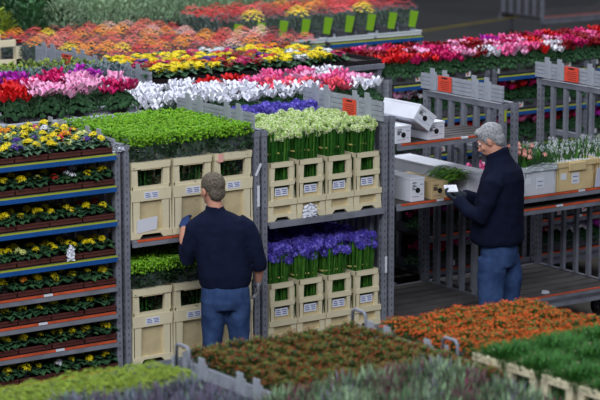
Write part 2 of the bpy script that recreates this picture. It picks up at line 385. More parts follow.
# clear sleeve crumpled round the bunch
def sleeve_mesh(seed,w,d,z0,z1):
    random.seed(seed);mb=MB();n=20;vs=[]
    for j in range(4):
        z=z0+(z1-z0)*j/3
        for i in range(n):
            t=2*PI*i/n;a=math.cos(t);b=math.sin(t);k=(abs(a)**4+abs(b)**4)**-.25
            e=1+random.uniform(-.06,.05)
            vs.append((a*k*w/2*e,d/2+b*k*d/2*e,z+random.uniform(-.01,.01)))
    mb.add(vs,[(j*n+i,j*n+(i+1)%n,(j+1)*n+(i+1)%n,(j+1)*n+i) for j in range(3) for i in range(n)],WRAP);return mb.mesh('clear_sleeve')
SL=sleeve_mesh(1,.34,.31,.5,.66)
LEV=(('lower',.28),('upper',1.212))
for lev,z in LEV:
    for r in range(3):
        for c in range(3):
            x=-1.2+.06+.178+c*.357;y=.015+r*.34
            pos='%s row back, %s from the left'%(ORD[r+1],ORD[c+1])
            bucket('t',x,y,z,'tall cream foliage bucket, %s level, %s'%(lev,pos),'tall cream foliage buckets')
            random.seed(r*7+c+int(z*10))
            b=tag(link('foliage_bunch',None,None,(x,y,z+.002),(0,0,0)),'bunch of lime budded foliage, %s level, %s'%(lev,pos),'flowers','lime budded foliage bunches')
            f,bu=BN[(r+c)%3];link('foliage',f,b);link('buds',bu,b);link('clear_sleeve',SL,b)
tag(link('paper_sheet',(lambda m:(m.prism([(-.07,.0),(.10,.015),(.10,.115),(-.07,.10)],0,.003,LABEL),m)[1])(MB()).mesh('paper_sheet'),None,(-1.02,.008,1.255),(.1,0,0)),'white delivery sheet leaning on the leftmost tall upper bucket','paper')
mb=MB();mb.box(-.02,.02,-.004,.034,-.05,.01,CREAMP);tag(link('tape_strip',mb.mesh('tape_strip'),None,(-.455-.05+.14,.0,1.76)),'pink tape on the rim corner of the middle tall upper bucket','tape')
# --- umbels
def star(mb,c,n_,r,m,k=5,open_=.35):
    c=Vector(c);n_=Vector(n_).normalized();a=n_.orthogonal().normalized();b=n_.cross(a);t0=random.uniform(0,1.2)
    vs=[c]
    for i in range(k):
        t=t0+2*PI*i/k;d=a*math.cos(t)+b*math.sin(t);e=a*math.cos(t+.45)+b*math.sin(t+.45);g=a*math.cos(t-.45)+b*math.sin(t-.45)
        vs+=[c+e*r*.5+n_*r*open_*.6,c+d*r+n_*r*open_,c+g*r*.5+n_*r*open_*.6]
    mb.add(vs,[(0,3*i+1,3*i+2,3*i+3) for i in range(k)],m)
def umbel(seed,R,m1,m2,nf,fr,green=.15):
    random.seed(seed);mb=MB()
    for i in range(nf):
        z=1-1.75*(i+.5)/nf;t=i*2.39996;q=math.sqrt(max(0,1-z*z));n_=Vector((q*math.cos(t),q*math.sin(t),z*.85))
        p=n_*R*random.uniform(.75,1.05)
        star(mb,p,n_,fr,m2 if random.random()<green else m1)
    for i in range(10):
        t=i*2.4;mb.tube([(0,0,-R*.9),(R*.6*math.cos(t),R*.6*math.sin(t),.1*R)],.0012,STEML,3,False)
    return mb.mesh('flower_head')
UW=[umbel(i,.024,ALW,ALG,26,.012,.35) for i in range(3)]
UB=[umbel(i+9,.031,BLU,BLU2,26,.017,.25) for i in range(3)]
def stems_mesh(seed,pts,zb,zt,m1,m2,r=.0042):
    random.seed(seed);mb=MB()
    pts=pts+[(x*random.uniform(.5,1.1),y*random.uniform(.5,1.1),z-.03) for x,y,z in pts for _ in (0,1)]
    for (x,y,z) in pts: mb.tube([(x*.75,y*.75,zb),(x*.8,y*.8,zt*.55),(x,y,z)],r,random.choice((m1,m1,m2)),5)
    return mb.mesh('stems')
def fbunch(x,y,z,label,group,heads,seed,n=12,R=.062,hz=.66,tie=.49,stem=(STEM,STEML),r=.0042,RY=None):
    random.seed(seed);pts=[]
    for i in range(n):
        q=math.sqrt((i+.5)/n);t=i*2.39996+seed
        pts.append((R*q*math.cos(t),(RY or R)*q*math.sin(t)*1.0,hz+random.uniform(-.055 if hz<.68 else -.085,.03)))
    b=tag(link('flower_bunch',None,None,(x,y,z)),label,'flowers',group)
    key=(seed%4,n,R,hz);
    link('stems',stems_mesh(seed,pts,.05,hz,*stem,r=r),b)
    mb=MB();mb.tube([(0,0,tie-.006),(0,0,tie+.006)],R*.83,TIE,12,False);o=link('band',mb.mesh('band'),b)
    for i,p in enumerate(pts):
        link('flower_head',heads[i%3],b,p,(random.uniform(-.4,.4),random.uniform(-.4,.4),random.uniform(0,6)),random.uniform(.85,1.15))
    return b
for li,(lev,z) in enumerate((('lower',.28),('upper',1.207))):
    for r in range(4):
        for c in range(4):
            x=.06+.134+c*.268;y=.015+r*.255
            pos='%s from the left, %s row back'%(ORD[c+1],ORD[r+1])
            bucket('s',x,y,z,'narrow cream bucket, %s level of middle trolley, %s'%(lev,pos),'narrow cream flower buckets',detail=r<2)
            if li==1:
                blue=(r==3 and c>0);kind='violet-blue' if blue else 'white-green'
            else: kind='violet-blue';blue=True
            for s in (0,1):
                fbunch(x+(-.052 if s==0 else .052),y+.12,z+.001,'%s bunch, %s half of bucket, %s, %s level'%(kind,('left','right')[s],pos,lev),
                  kind+' flower bunches',UB if blue else UW,100*li+r*16+c*2+s,n=24,R=.064,RY=.12,hz=.665 if not blue else .69,tie=.50 if not blue or li else .47,
                  stem=(STEM,STEML) if not (blue and li==0) else (STEML,STEM),r=.0048)
# crumpled white paper on second bucket
def crumple(name,loc,sx,sy,sz,label,cat,seed,m=LABEL):
    random.seed(seed);mb=MB();n=9
    vs=[(sx*(i/n-.5)+random.uniform(-.1,.1)*sx/3,sy*(random.uniform(-.5,.5)),sz*(j/n)*(1-.5*abs(i/n-.5))) for j in range(n+1) for i in range(n+1)]
    mb.add(vs,[(j*(n+1)+i,j*(n+1)+i+1,(j+1)*(n+1)+i+1,(j+1)*(n+1)+i) for j in range(n) for i in range(n)],m)
    o=link(name,mb.mesh(name),None,loc);return tag(o,label,cat)
crumple('crumpled_wrap',(.43,-.012,1.212),.13,.03,.11,'crumpled white wrap against the second narrow upper bucket','wrap',4)
crumple('crumpled_wrap',(-1.245,-.0,1.872),.10,.04,.045,'torn clear wrap at the end of the top blue-edged shelf','wrap',5)
crumple('crumpled_wrap',(-1.66,-.03,1.13),.06,.03,.12,'white torn label hanging on the fourth shelf of primulas','wrap',6)
# ---------------------------------------------------------------- primulas
def leaves(mb,n,r,L,W,m,z0=.0,up=(.2,1.0),dome=.03):
    for i in range(n):
        t=i*2.39996+random.uniform(-.3,.3);q=math.sqrt((i+.3)/n)
        b=(r*q*math.cos(t)*.5,r*q*math.sin(t)*.5,z0+dome*(1-q))
        mb.leaf(b,(math.cos(t),math.sin(t),random.uniform(*up)*(1.3-q)),L*random.uniform(.8,1.15),W*random.uniform(.8,1.2),m,.4)
random.seed(3)
def prim_foliage(seed):
    random.seed(seed);mb=MB();leaves(mb,24,.07,.070,.062,LG,.0,(.05,.8));return mb.mesh('foliage')
PF=[prim_foliage(i) for i in range(4)]
def pot_mesh(r,h,m=POT):
    mb=MB();mb.tube([(0,0,0),(0,0,h*.85),(0,0,h*.86),(0,0,h)],[r*.72,r*.95,r*1.02,r*1.02],m,10);return mb.mesh('pot')
PPOT=pot_mesh(.045,.05)
def cluster(seed,m,m2):
    random.seed(seed);mb=MB()
    for i in range(9):
        z=1-.9*(i/9);t=i*2.4;q=math.sqrt(max(0,1-z*z));n_=Vector((q*math.cos(t),q*math.sin(t),z))
        star(mb,n_*.022,n_,.0145,m2 if i%5==4 else m,5,.1)
    return mb.mesh('flower')
CL={}
def clus(nm,m,m2=None):
    if nm not in CL: CL[nm]=[cluster(hash(nm)%97+i if False else i*3+len(CL),m,m2 or m) for i in range(2)]
    return CL[nm]
for nm,m,m2 in (('yellow',YP,YP),('orange',OP,YP),('red',RP,YP),('white',WP,YP),('purple',PUR,YP),('magenta',MP,YP),('pale yellow',PALE,YP),('dark red',DRP,YP)): clus(nm,m,m2)
def primula(x,y,z,colr,label,group,k,nf=0,sc_=1.):
    t=tag(link('primula_plant',None,None,(x,y,z),(0,0,random.uniform(0,6))),label,'plant',group)
    link('pot',PPOT,t);link('foliage',PF[k%4],t,(0,0,.045),(0,0,0),sc_)
    n=nf or random.choice((1,2,2,3))
    for i in range(n):
        a=random.uniform(0,6);q=random.uniform(.0,.028)*(i>0 or n>1) if not nf else .05*math.sqrt((i+.3)/n);a=a if not nf else i*2.4
        link('flower',CL[colr][(k+i)%2],t,(q*math.cos(a),q*math.sin(a),.085+random.uniform(-.008,.015)),(random.uniform(-.3,.3),random.uniform(-.3,.3),a),random.uniform(1.0,1.35)*sc_)
    return t
def tray_mesh(w,d,h,m):
    mb=MB();th=.005
    mb.box(0,w,0,d,0,th,m);mb.prism([(0,0),(w,0),(w+.0,h),(0,h)],0,th,m);mb.prism([(0,0),(w,0),(w,h),(0,h)],d-th,d,m)
    mb.box(0,th,th,d-th,0,h,m);mb.box(w-th,w,th,d-th,0,h,m);mb.box(-.003,w+.003,-.006,.0,h-.012,h,m);return mb.mesh('plant_tray')
BT1=tray_mesh(.255,.33,.042,BROWN)
SHZ=[1.867,1.637,1.387,1.127,.912,.712,.502,.282]
rowsof={0:7}
for si,z in enumerate(SHZ):
    nr=7 if si==0 else 2
    lev='%s shelf down'%ORD[si+1] if si<7 else 'bottom deck'
    for tc in range(4):
        for tr_ in range(3 if si==0 else 1):
            o=link('plant_tray',BT1,None,(-2.34+tc*.268,.0+tr_*.338,z+.001))
            tag(o,'brown tray, %s from left, %s of primula trolley%s'%(ORD[tc+1],lev,', %s row'%ORD[tr_+1] if si==0 else ''),'tray','brown trays of primulas')
    for r in range(nr):
        for c in range(8):
            random.seed(si*100+r*10+c)
            p=random.random()
            if si==0: colr='yellow' if p<.55 else random.choice(['red','orange','purple','white','magenta','pale yellow','purple'])
            else: colr='yellow' if p<.8 else random.choice(['orange','red','white','pale yellow'])
            if r>0 and si==0 and c<3 and p>.6: colr=random.choice(['purple','magenta','orange'])
            primula(-2.34+.066+c*.1335+random.uniform(-.012,.012),.065+r*.138+random.uniform(-.01,.01),z+.007,colr,
             '%s primula, left trolley, %s, %s from left, %s row back'%(colr,lev,ORD[c+1],ORD[r+1]),'primulas on the left trolley',r+c+si,sc_=random.uniform(.95,1.15))
# ---------------------------------------------------------------- cyclamens
def cyc_foliage(seed):
    random.seed(seed);mb=MB();n=84
    for i in range(n):
        q=math.sqrt((i+.5)/n);t=i*2.39996;R=.132*q;z=.085*(1-q*q)-.01+random.uniform(-.012,.012)
        c=Vector((R*math.cos(t),R*math.sin(t),z));nm=Vector((math.cos(t)*q*1.1,math.sin(t)*q*1.1,.8)).normalized()
        a=nm.orthogonal().normalized();b=nm.cross(a);r=random.uniform(.018,.028)
        ring=[c+(a*math.cos(k*PI/3)+b*math.sin(k*PI/3))*r*(.9 if k else .55)-nm*r*.25 for k in range(6)]
        mb.add([c+nm*r*.15]+ring,[(0,k+1,(k+1)%6+1) for k in range(6)],LC)
    return mb.mesh('foliage')
CF=[cyc_foliage(i) for i in range(4)]
def cyc_bloom(m,seed):
    random.seed(seed);mb=MB()
    mb.tube([(0,0,-.10),(.004,0,-.03),(0,0,0)],.0014,LD,3,False)
    for i in range(5):
        t=2*PI*i/5+random.uniform(-.2,.2);d=Vector((math.cos(t),math.sin(t),0));s_=Vector((-d.y,d.x,0));W=.012
        z=Vector((0,0,1));tw=s_*.006
        v=[d*.004,d*.014+z*.012-s_*W,d*.012+z*.012,d*.014+z*.012+s_*W,d*.026+z*.032-s_*W*.9+tw,d*.034+z*.037+tw,d*.027+z*.030+s_*W*.9+tw]
        mb.add(v,[(0,2,1),(0,3,2),(1,2,5,4),(2,3,6,5)],m)
    return mb.mesh('blossom')
CB={k:[cyc_bloom(m,i) for i in range(2)] for k,m in (('white',WP),('pink',PP),('pale pink',LPP),('magenta',MP),('red',RP),('dark red',DRP),('violet',VP),('salmon pink',petal('coral_petal',(246,96,120))))}
CPOT=pot_mesh(.06,.075)
def cyclamen(x,y,z,colr,label,group,k,nb=8,s=1.,minor=False):
    t=tag(link('cyclamen_plant',None,None,(x,y,z),(0,0,random.uniform(0,6)),s),label,'plant',group)
    if not minor: link('pot',CPOT,t)
    link('foliage',CF[k%4],t,(0,0,.07))
    for i in range(nb):
        a=i*2.4+k;q=.105*math.sqrt((i+.4)/nb)
        link('blossom',CB[colr][i%2],t,(q*math.cos(a),q*math.sin(a),.172-1.6*q*q+random.uniform(-.03,.03)),(random.uniform(-.25,.25),random.uniform(-.25,.25),a),random.uniform(1.0,1.35))
    return t
# second row of trolleys, behind the first
Z2S=(1.91,1.91,1.74,1.75)
for i,(x,lb) in enumerate(((-2.72,'grey trolley topped with red and pink cyclamens, behind the primula trolley'),(-1.5,'grey trolley topped with pale pink and magenta cyclamens, second row left'),
   (-.28,'grey trolley topped with white cyclamens, behind the lime foliage'),(.94,'grey trolley topped with pink cyclamens, behind the white round flowers'))):
    z=Z2S[i];trolley(x,1.14,lb,H=z-.01,shelves=[S(z,'grey',x0=0.0,x1=1.19),S(1.40,'blue')],header=(0,1) if i==2 else (0,0),hb=z+.05,hz=z+.17,bars=3)
tw=tray_mesh(.58,.98,.035,TRAYW)
for i in range(8):
    tag(link('plant_tray',tw,None,(-2.72+i*.605+.005,1.15,Z2S[i//2]+.003)),'white tray under the cyclamens of the second row, %s from the left'%ORD[i+1],'tray','white cyclamen trays')
k=0
for r in range(4):
    for c in range(16):
        random.seed(900+r*31+c);x=-2.58+c*.305+random.uniform(-.03,.03)+(.07 if r%2 else -.05);y=1.265+r*.24+random.uniform(-.03,.03);p=random.random()
        if x<-1.75: colr=('violet' if r==0 and p<.6 else 'red' if r<2 else 'pink') if p<.75 else 'magenta'
        elif x<-.35: colr=['red' if x<-1.2 and p<.7 else 'magenta' if p<.5 else 'pale pink',  'red' if p<.5 and x<-1.0 else 'pale pink','pale pink' if p<.7 else 'magenta','violet' if p<.6 else 'magenta'][r]
        elif x<.90: colr='white'
        else: colr=random.choice(['salmon pink','pink','pink','pale pink','white' if r<2 else 'pink','pale pink','salmon pink'])
        if x>1.9 and p<.5: colr='red' if p<.3 else 'white'
        if .7<x<1.3 and r>2: colr=random.choice(['magenta','salmon pink','red'])
        z=1.91 if x<-.29 else 1.745
        cyclamen(x,y,z+.009,colr,'%s cyclamen, second row of trolleys, %s from left, %s row back'%(colr,ORD[c+1],ORD[r+1]),'cyclamens of the second row',k,nb=14,s=1.25);k+=1
# third row right: racks of cyclamen in grey trays
Y3=2.36
for i,x in enumerate((2.98,4.20,5.42)):
    trolley(x,Y3,('grey trolley of mixed cyclamens seen above the cartons','grey trolley of mixed cyclamens behind the grey-haired man','grey trolley of mixed cyclamens at the right edge')[i],H=1.80,
      shelves=[S(1.735,'blue'),S(1.40,'blue'),S(1.07,'blue'),S(.70)],header=(1,0) if i==0 else (0,0),hb=1.64,hz=1.80,bars=2,deckz=.30,tabs=False)
gt=tray_mesh(.285,.98,.085,TRAYG)
def graytray(x,y,z,label,m=None):
    t=tag(link('plant_tray',gt,None,(x,y,z)),label,'tray','grey cyclamen trays')
    mb=MB();mb.box(.10,.19,-.009,-.006,.035,.065,POT);link('hand_hole',mb.mesh('hand_hole'),t)
    if random.random()<.5:
        mb=MB();mb.box(.02,.075,-.009,-.0065,.02,.065,LABEL);mb.box(.03,.05,-.0095,-.009,.03,.05,REDC);link('label_sticker',mb.mesh('label_sticker'),t)
for si,z in enumerate((1.737,1.402,1.072,.702,.302)):
    for i in range(12):
        tc,tt=divmod(i,4);x=(2.98,4.20,5.42)[tc]+.012+tt*.292
        random.seed(i+si*50)
        graytray(x,Y3+.02,z,'grey tray, right-hand cyclamen trolleys, %s shelf down, %s from the left'%(ORD[si+1],ORD[i+1]))
        for r in range(3 if si==0 else 1):
            for s in ((0,1) if si==0 or r==0 else (0,)):
                if si==0 or True:
                    random.seed(i*17+si*3+r*5+s);colr=random.choice(['pink','magenta','red','pale pink','dark red','violet','red','magenta','magenta','dark red','pink','white'])
                    if si>1: colr=random.choice(['magenta','dark red','red','violet','pink'])
                    cyclamen(x+.075+s*.14,Y3+.14+r*.29+random.uniform(-.02,.02),z+.007,colr,
                     '%s cyclamen, right-hand trolleys, %s shelf down, %s tray, %s row, %s plant'%(colr,ORD[si+1],ORD[i+1],ORD[r+1],('left','right')[s]),'cyclamens on the right-hand trolleys',i+r,nb=12 if si==0 else 8,s=1.15)
for i,x in enumerate((2.48,3.70)):
    trolley(x,1.22,('low grey trolley of cyclamens seen between the bars behind the empty deck','low grey trolley of cyclamens behind the cream crates')[i],H=1.2,shelves=[S(.93,'blue'),S(.61)],header=(0,0),bars=2,deckz=.30)
    for si,z in enumerate((.933,.613,.303)):
        for tt in range(4):
            random.seed(i*4+tt+si*9+300)
            graytray(x+.012+tt*.292,1.24,z,'grey tray, low cyclamen trolley %s, %s shelf down, %s from the left'%(('behind the empty deck','behind the crates')[i],ORD[si+1],ORD[tt+1]))
            for q in (0,1):
                colr=random.choice(['magenta','dark red','red','violet','pink','white'])
                cyclamen(x+.085+tt*.292+q*.14,1.35,z+.007,colr,'%s cyclamen, low trolley %s, %s shelf, %s tray, %s'%(colr,('behind empty deck','behind crates')[i],ORD[si+1],ORD[tt+1],('left','right')[q]),'cyclamens on the low trolleys',tt,nb=8)
# third row middle: primulas and cyclamens
for i,x in enumerate((-2.0,-.72,.5,1.73)):
    trolley(x,Y3,('grey trolley of blue-grey foliage plants, far left third row','grey trolley of low green plants behind the pink cyclamens','grey trolley topped with bright primulas behind the white cyclamens','grey trolley topped with primulas, third row right of the bright ones')[i],
      H=1.92,shelves=[S(1.95,'grey',x0=0,x1=1.19)],header=(1,0) if i==2 else (0,0),hb=1.93,hz=2.06,bars=3)
tb=tray_mesh(.29,.49,.04,POT)
for c in range(8):
    for r in range(2):
        tag(link('plant_tray',tb,None,(.51+c*.302,Y3+.01+r*.5,1.953)),'black tray of bright primulas, third trolley row, %s from left, %s row'%(ORD[c+1],ORD[r+1]),'tray','black primula trays')
for c in range(14):
    for r in range(6):
        random.seed(c*11+r+400);p=random.random();x=.60+c*.145;
        colr='yellow' if p<.42 else random.choice(['dark red','magenta','magenta','orange','white','purple','dark red','red'])
        primula(x+random.uniform(-.015,.015),Y3+.08+r*.16,1.956,colr,'%s primula behind the white cyclamens, %s from the left, %s row back'%(colr,ORD[c+1],ORD[r+1]),'bright primulas in the third row',c+r,nf=5,sc_=1.4)
# ---------------------------------------------------------------- generic shrubs
def bush(seed,n,R,H,L,W,m,z0=.05,up=.8,m2=None):
    random.seed(seed);mb=MB()
    for i in range(n):
        z=random.random();q=math.sqrt(max(.05,1-(z-.35)**2*1.6))*R*random.uniform(.55,1);t=random.uniform(0,2*PI)
        mb.leaf((q*math.cos(t),q*math.sin(t),z0+z*H),(math.cos(t)*.6,math.sin(t)*.6,up*random.uniform(.4,1.4)),L*random.uniform(.7,1.2),W*random.uniform(.7,1.2),(m2 if m2 and random.random()<.4 else m),.3)
    return mb.mesh('foliage')
BLG=mat('blue_grey_leaf',(112,128,140),.6,c2=(78,98,96),scale=20,rnd=.12)
OLV=mat('olive_leaf',(98,116,46),.6,c2=(74,96,44),scale=20,rnd=.12)
YG=mat('yellow_green_leaf',(146,164,52),.6,c2=(110,140,44),scale=25,rnd=.06)
b1=[bush(i,90,.1,.10,.06,.02,BLG) for i in range(2)];b2=[bush(i+5,90,.1,.08,.05,.02,OLV,m2=YG) for i in range(2)]
lp=pot_mesh(.06,.08)
def plant(nm,fol,x,y,z,label,group,pot=lp,s=1.,extra=()):
    t=tag(link(nm,None,None,(x,y,z),(0,0,random.uniform(0,6)),s),label,'plant',group)
    if pot: link('pot',pot,t)
    link('foliage',fol,t)
    for n_,me,lc in extra: link(n_,me,t,lc)
    return t
for c in range(12):
    for r in range(5):
        random.seed(c*9+r);green=(c>6 and r>1) or (c<3 and r==0)
        plant('potted_plant',(b2 if green else b1)[c%2],-1.95+c*.2,Y3+.12+r*.2,1.952,'%s low plant, third row left, %s from left, %s row back'%('olive green' if green else 'blue-grey',ORD[c+1],ORD[r+1]),'low plants at the left of the third row')
# ---------------------------------------------------------------- wrapped kalanchoes
def kal_head(m,seed,R=.085,n=60,H=.06):
    random.seed(seed);mb=MB()
    for i in range(n):
        q=math.sqrt((i+.5)/n);t=i*2.4;z=H*(1-q*q)+random.uniform(-.01,.01)
        star(mb,(R*q*math.cos(t),R*q*math.sin(t),z),(q*math.cos(t)*.6,q*math.sin(t)*.6,1),.017,m,4,.1)
    return mb.mesh('flower_head')
KH={n:kal_head(m,i) for i,(n,m) in enumerate((('red',RP),('orange',OP),('yellow',YP),('salmon',SAL),('magenta',MP),('dark red',DRP),('white',WP),('pale',petal('blush_petal',(246,186,172))),('coral',petal('coral2_petal',(232,70,74)))))}
KF=[bush(20+i,80,.075,.12,.055,.03,LD) for i in range(2)]
def cone_mesh(r0,r1,h,seed,n=16):
    random.seed(seed);mb=MB();vs=[]
    for j in range(4):
        for i in range(n):
            t=2*PI*i/n;r=r0+(r1-r0)*j/3;e=1+random.uniform(-.07,.07)*(j/3+.3);vs.append((r*e*math.cos(t),r*e*math.sin(t),h*j/3+(random.uniform(-.02,.03) if j==3 else 0)))
    mb.add(vs,[(j*n+i,j*n+(i+1)%n,(j+1)*n+(i+1)%n,(j+1)*n+i) for j in range(3) for i in range(n)],WRAP);return mb.mesh('clear_sleeve')
KS=[cone_mesh(.055,.115,.24,i) for i in range(3)]
tagm=MB();tagm.prism([(-.03,.0),(.03,.0),(.036,.15),(-.036,.15)],-.001,.001,SIGNG);tagm=tagm.mesh('lime_label')
def kalanchoe(x,y,z,colr,label,group,k,card=False,s=1.):
    t=tag(link('kalanchoe_plant',None,None,(x,y,z),(0,0,0),s),label,'plant',group)
    link('pot',CPOT,t);link('foliage',KF[k%2],t,(0,0,.03));link('flower_head',KH[colr],t,(0,0,.24),(0,0,k*1.3),1.25);link('clear_sleeve',KS[k%3],t,(0,0,.0),(0,0,k))
    if card:
        o=link('lime_label',tagm,t,(.0,-.105,.07),(.22,.15,-.6));o['label']='lime green plant label on the sleeve'
    return t
Y4=3.55
for i,x in enumerate((-.56,.66,1.88)):
    trolley(x,Y4,('grey trolley at the far left of the fourth row','grey trolley of orange and yellow wrapped plants','grey trolley of coral wrapped plants in the fourth row')[i],H=1.80,shelves=[S(1.80,'grey',x0=0,x1=1.19)],
       header=(1,0) if i==1 else (0,0),notice=(.45,0),hb=1.90,hz=2.05,bars=2)
for i,x in enumerate((-.98,.24,1.46)):
    trolley(x,4.67,'grey trolley of wrapped plants in the fifth row, %s from the left'%ORD[i+1],H=1.80,shelves=[S(1.80,'grey',x0=0,x1=1.19)],header=(0,0),bars=2)
for c in range(12):
    for r in range(8):
        if r>3 and c>8: continue
        random.seed(c*13+r+70);x=.76+c*.205;p=random.random()
        if x<1.9: colr=random.choice(['orange','orange','yellow','salmon','dark red','yellow','red','coral']) 
        elif x<2.5: colr=random.choice(['salmon','red','coral','orange','pale'])
        else: colr=random.choice(['coral','salmon','dark red','red','salmon','pale'])
        if r==3 and p<.5: colr='salmon'
        kalanchoe(x,Y4+.13+r*.25+(.12 if r>3 else 0),1.803,colr,'%s sleeve-wrapped kalanchoe, fourth row, %s from left, %s row back'%(colr,ORD[c+1],ORD[r+1]),'wrapped kalanchoes of the fourth row',c+r,s=.95)
# right kalanchoes with lime labels
Y5=4.62
for i,x in enumerate((2.72,3.94)):
    trolley(x+.02,Y5,('grey trolley of wrapped kalanchoes with lime labels, left one','grey trolley of wrapped kalanchoes with lime labels, right one')[i],H=1.78,shelves=[S(1.84,'blue',x0=0.02,x1=1.17)],header=(1,1) if i==0 else (0,1),hb=1.7,hz=1.83,bars=3)
wt=tray_mesh(.56,.95,.05,TRAYW)
for i in range(4):
    tag(link('plant_tray',wt,None,(2.76+i*.605,Y5+.0,1.845)),'white tray of lime-labelled kalanchoes, %s from the left'%ORD[i+1],'tray','white kalanchoe trays')
for c in range(9):
    for r in range(4):
        random.seed(c*19+r);colr='yellow' if (c in (1,3,6) and r==0) or random.random()<.12 else random.choice(['red','red','orange','dark red','coral','red'])
        kalanchoe(2.88+c*.268,Y5+.14+r*.22,1.852,colr,'%s kalanchoe beside lime labels, %s from left, %s row back'%(colr,ORD[c+1],ORD[r+1]),'kalanchoes with lime labels',c+r,card=(r==0),s=1.15)
# ---------------------------------------------------------------- back foliage
LVD=mat('deep_green_leaf',(40,80,46),.5,c2=(62,106,62),scale=8,rnd=.2)
F5=[bush(40+i,260,.19,.33,.11,.035,LVD,up=1.0) for i in range(3)]
F6=[bush(50+i,420,.2,.32,.06,.018,LGR,up=.9) for i in range(3)]
F7=[bush(60+i,160,.16,.24,.09,.05,YG,up=.8) for i in range(2)]
for i,x in enumerate((-.6,.62,1.84,3.06)):
    for j in range(3):
        trolley(x+.6,5.76+j*1.12,'grey trolley under the green foliage at the back, %s from the left, %s row'%(ORD[i+1],ORD[j+1]),H=1.88,shelves=[S(1.9,'grey',x0=0,x1=1.19)],header=(0,0),bars=2)
bp=pot_mesh(.09,.12)
for c in range(13):
    for r in range(8):
        random.seed(c*23+r);x=.2+c*.38;y=5.95+r*.40;u=x-.6*(y-5.9)
        if u<.95 and r<3: f,nm=F7[c%2],'yellow-green'
        elif u<1.55: f,nm=F5[(c+r)%3],'dark green'
        else: f,nm=F6[(c+r)%3],'grey-green'
        plant('foliage_plant',f,x+random.uniform(-.04,.04),y,1.903,'%s bushy plant at back left, %s from left, %s row back'%(nm,ORD[c+1],ORD[r+1]),'bushy foliage plants at the back',pot=bp,s=random.uniform(.9,1.15))
# cream crate frame at far left
t=tag(link('wooden_crate',None,None,(.12,5.0,1.803)),'cream slatted crate beside the yellow-green plants at the far left','crate')
for x in (0,.55): 
    for y in (0,.4): 
        mb=MB();mb.box(x,x+.06,y,y+.06,0,.26,CREAM);link('corner_post',mb.mesh('corner_post'),t)
for y in (0,.43): 
    for z in (.02,.2):
        mb=MB();mb.box(0,.61,y,y+.03,z,z+.06,CREAM);link('slat',mb.mesh('slat'),t)
# far trolley across the aisle
t=trolley(15.75,14.95,'empty tall grey trolley with a red-edged deck on the open floor, top right',W=3.2,H=2.6,deckz=.44,bars=4,shelves=[],header=(0,0))
# ---------------------------------------------------------------- cartons
def carton(x,y,z,w,d,h,label,rz=0,rot=None,m=CARD,hole=True,logo=None,lid=True):
    """front (narrow) face at local y=0, length along +y"""
    t=tag(link('carton',None,None,(x,y,z),rot or (0,0,rz)),label,'box')
    mb=MB();mb.box(-w/2,w/2,0,d,0,h,m);bevel(link('box_body',mb.mesh('box_body'),t),.003)
    if lid:
        mb=MB();mb.box(-w/2-.003,w/2+.003,-.003,d+.003,h-.012,h+.004,m);bevel(link('lid',mb.mesh('lid'),t),.002)
    if hole:
        mb=MB();mb.tube([(0,-.005,h*.48),(0,.001,h*.48)],.021,HOLE,14);link('hand_hole',mb.mesh('hand_hole'),t)
        mb=MB();random.seed(int(x*100))
        for k in range(4): mb.box(-w*.4,-w*random.uniform(.05,.25),-.0045,-.003,h*(.7-.03*k*2),h*(.7-.03*k*2)+.004,INK)
        mb.box(-w*.40,-w*.1,-.0045,-.003,h*.80,h*.83,INK);mb.box(w*.15,w*.4,-.0045,-.003,h*.72,h*.735,PRINT);mb.box(w*.15,w*.36,-.0045,-.003,h*.3,h*.31,PRINT)
        mb.box(-w*.42,w*.1,-.0045,-.003,h*.22,h*.23,PRINT);link('printed_text',mb.mesh('printed_text'),t)
    if logo=='top':
        mb=MB();z=h+.0045
        for k in range(5): mb.tube([(-w*.28+k*.028,.22+.003*k,z),(-w*.28+k*.028+.014,.22+.003*k,z)],.008,PRINT,8)
        mb.box(.03,.055,.16,.21,z,z+.001,GREENINK);mb.box(.06,.075,.14,.20,z,z+.001,GREENINK);mb.box(.02,.075,.125,.14,z,z+.001,GREENINK);link('green_logo',mb.mesh('green_logo'),t)
    if logo=='side':
        mb=MB();xx=-w/2-.002
        mb.box(xx,xx+.001,.17,.235,h*.4,h*.8,GREENINK);mb.box(xx-.001,xx,.185,.20,h*.46,h*.74,CARD);mb.box(xx-.001,xx,.212,.222,h*.46,h*.66,CARD)
        for k in range(5): mb.box(xx,xx+.001,.30+k*.035,.322+k*.035,h*.4,h*.52,PRINT)
        mb.box(xx,xx+.001,.34,.42,h*.68,h*.71,PRINT);link('green_logo',mb.mesh('green_logo'),t)
    return t
carton(1.325,-.005,1.693,.15,.44,.135,'white carton with a hand hole at the left end of the upper shelf')
carton(1.655,.0,1.693,.165,.44,.135,'white carton with a hand hole right of the tilted one, upper shelf')
carton(1.455,-.06,1.83,.19,.46,.13,'white carton with a green logo tilted across two others',rot=(0,.62,0),logo='top')
carton(1.475,.0,1.218,.135,.80,.185,'white carton with a hand hole lying on the middle shelf beside the kraft box')
carton(1.685,-.015,1.218,.165,.5,.14,'open kraft box of green leaves on the middle shelf',m=KRAFT,lid=False)
carton(2.08,-.0,1.218,.22,1.02,.17,'long white carton with a green logo lying behind the kraft box',hole=False,logo='side')
# leaf bunch in kraft box
random.seed(8);mb=MB()
for k in range(230):
    a=random.uniform(-1.2,1.2);mb.leaf((random.uniform(-.09,.09),random.uniform(-.1,.2),random.uniform(.01,.08)),(.6+.5*math.cos(a),random.uniform(-.5,.4),random.uniform(.0,.28)),random.uniform(.16,.25),.014,mat('fresh_leaf',(104,150,52),.5,c2=(62,108,36),scale=20) if k%4 else LG,.35)
tag(link('leaf_bunch',mb.mesh('leaf_bunch'),None,(1.77,.05,1.315)),'bunch of narrow green leaves lying in the kraft box','flowers')
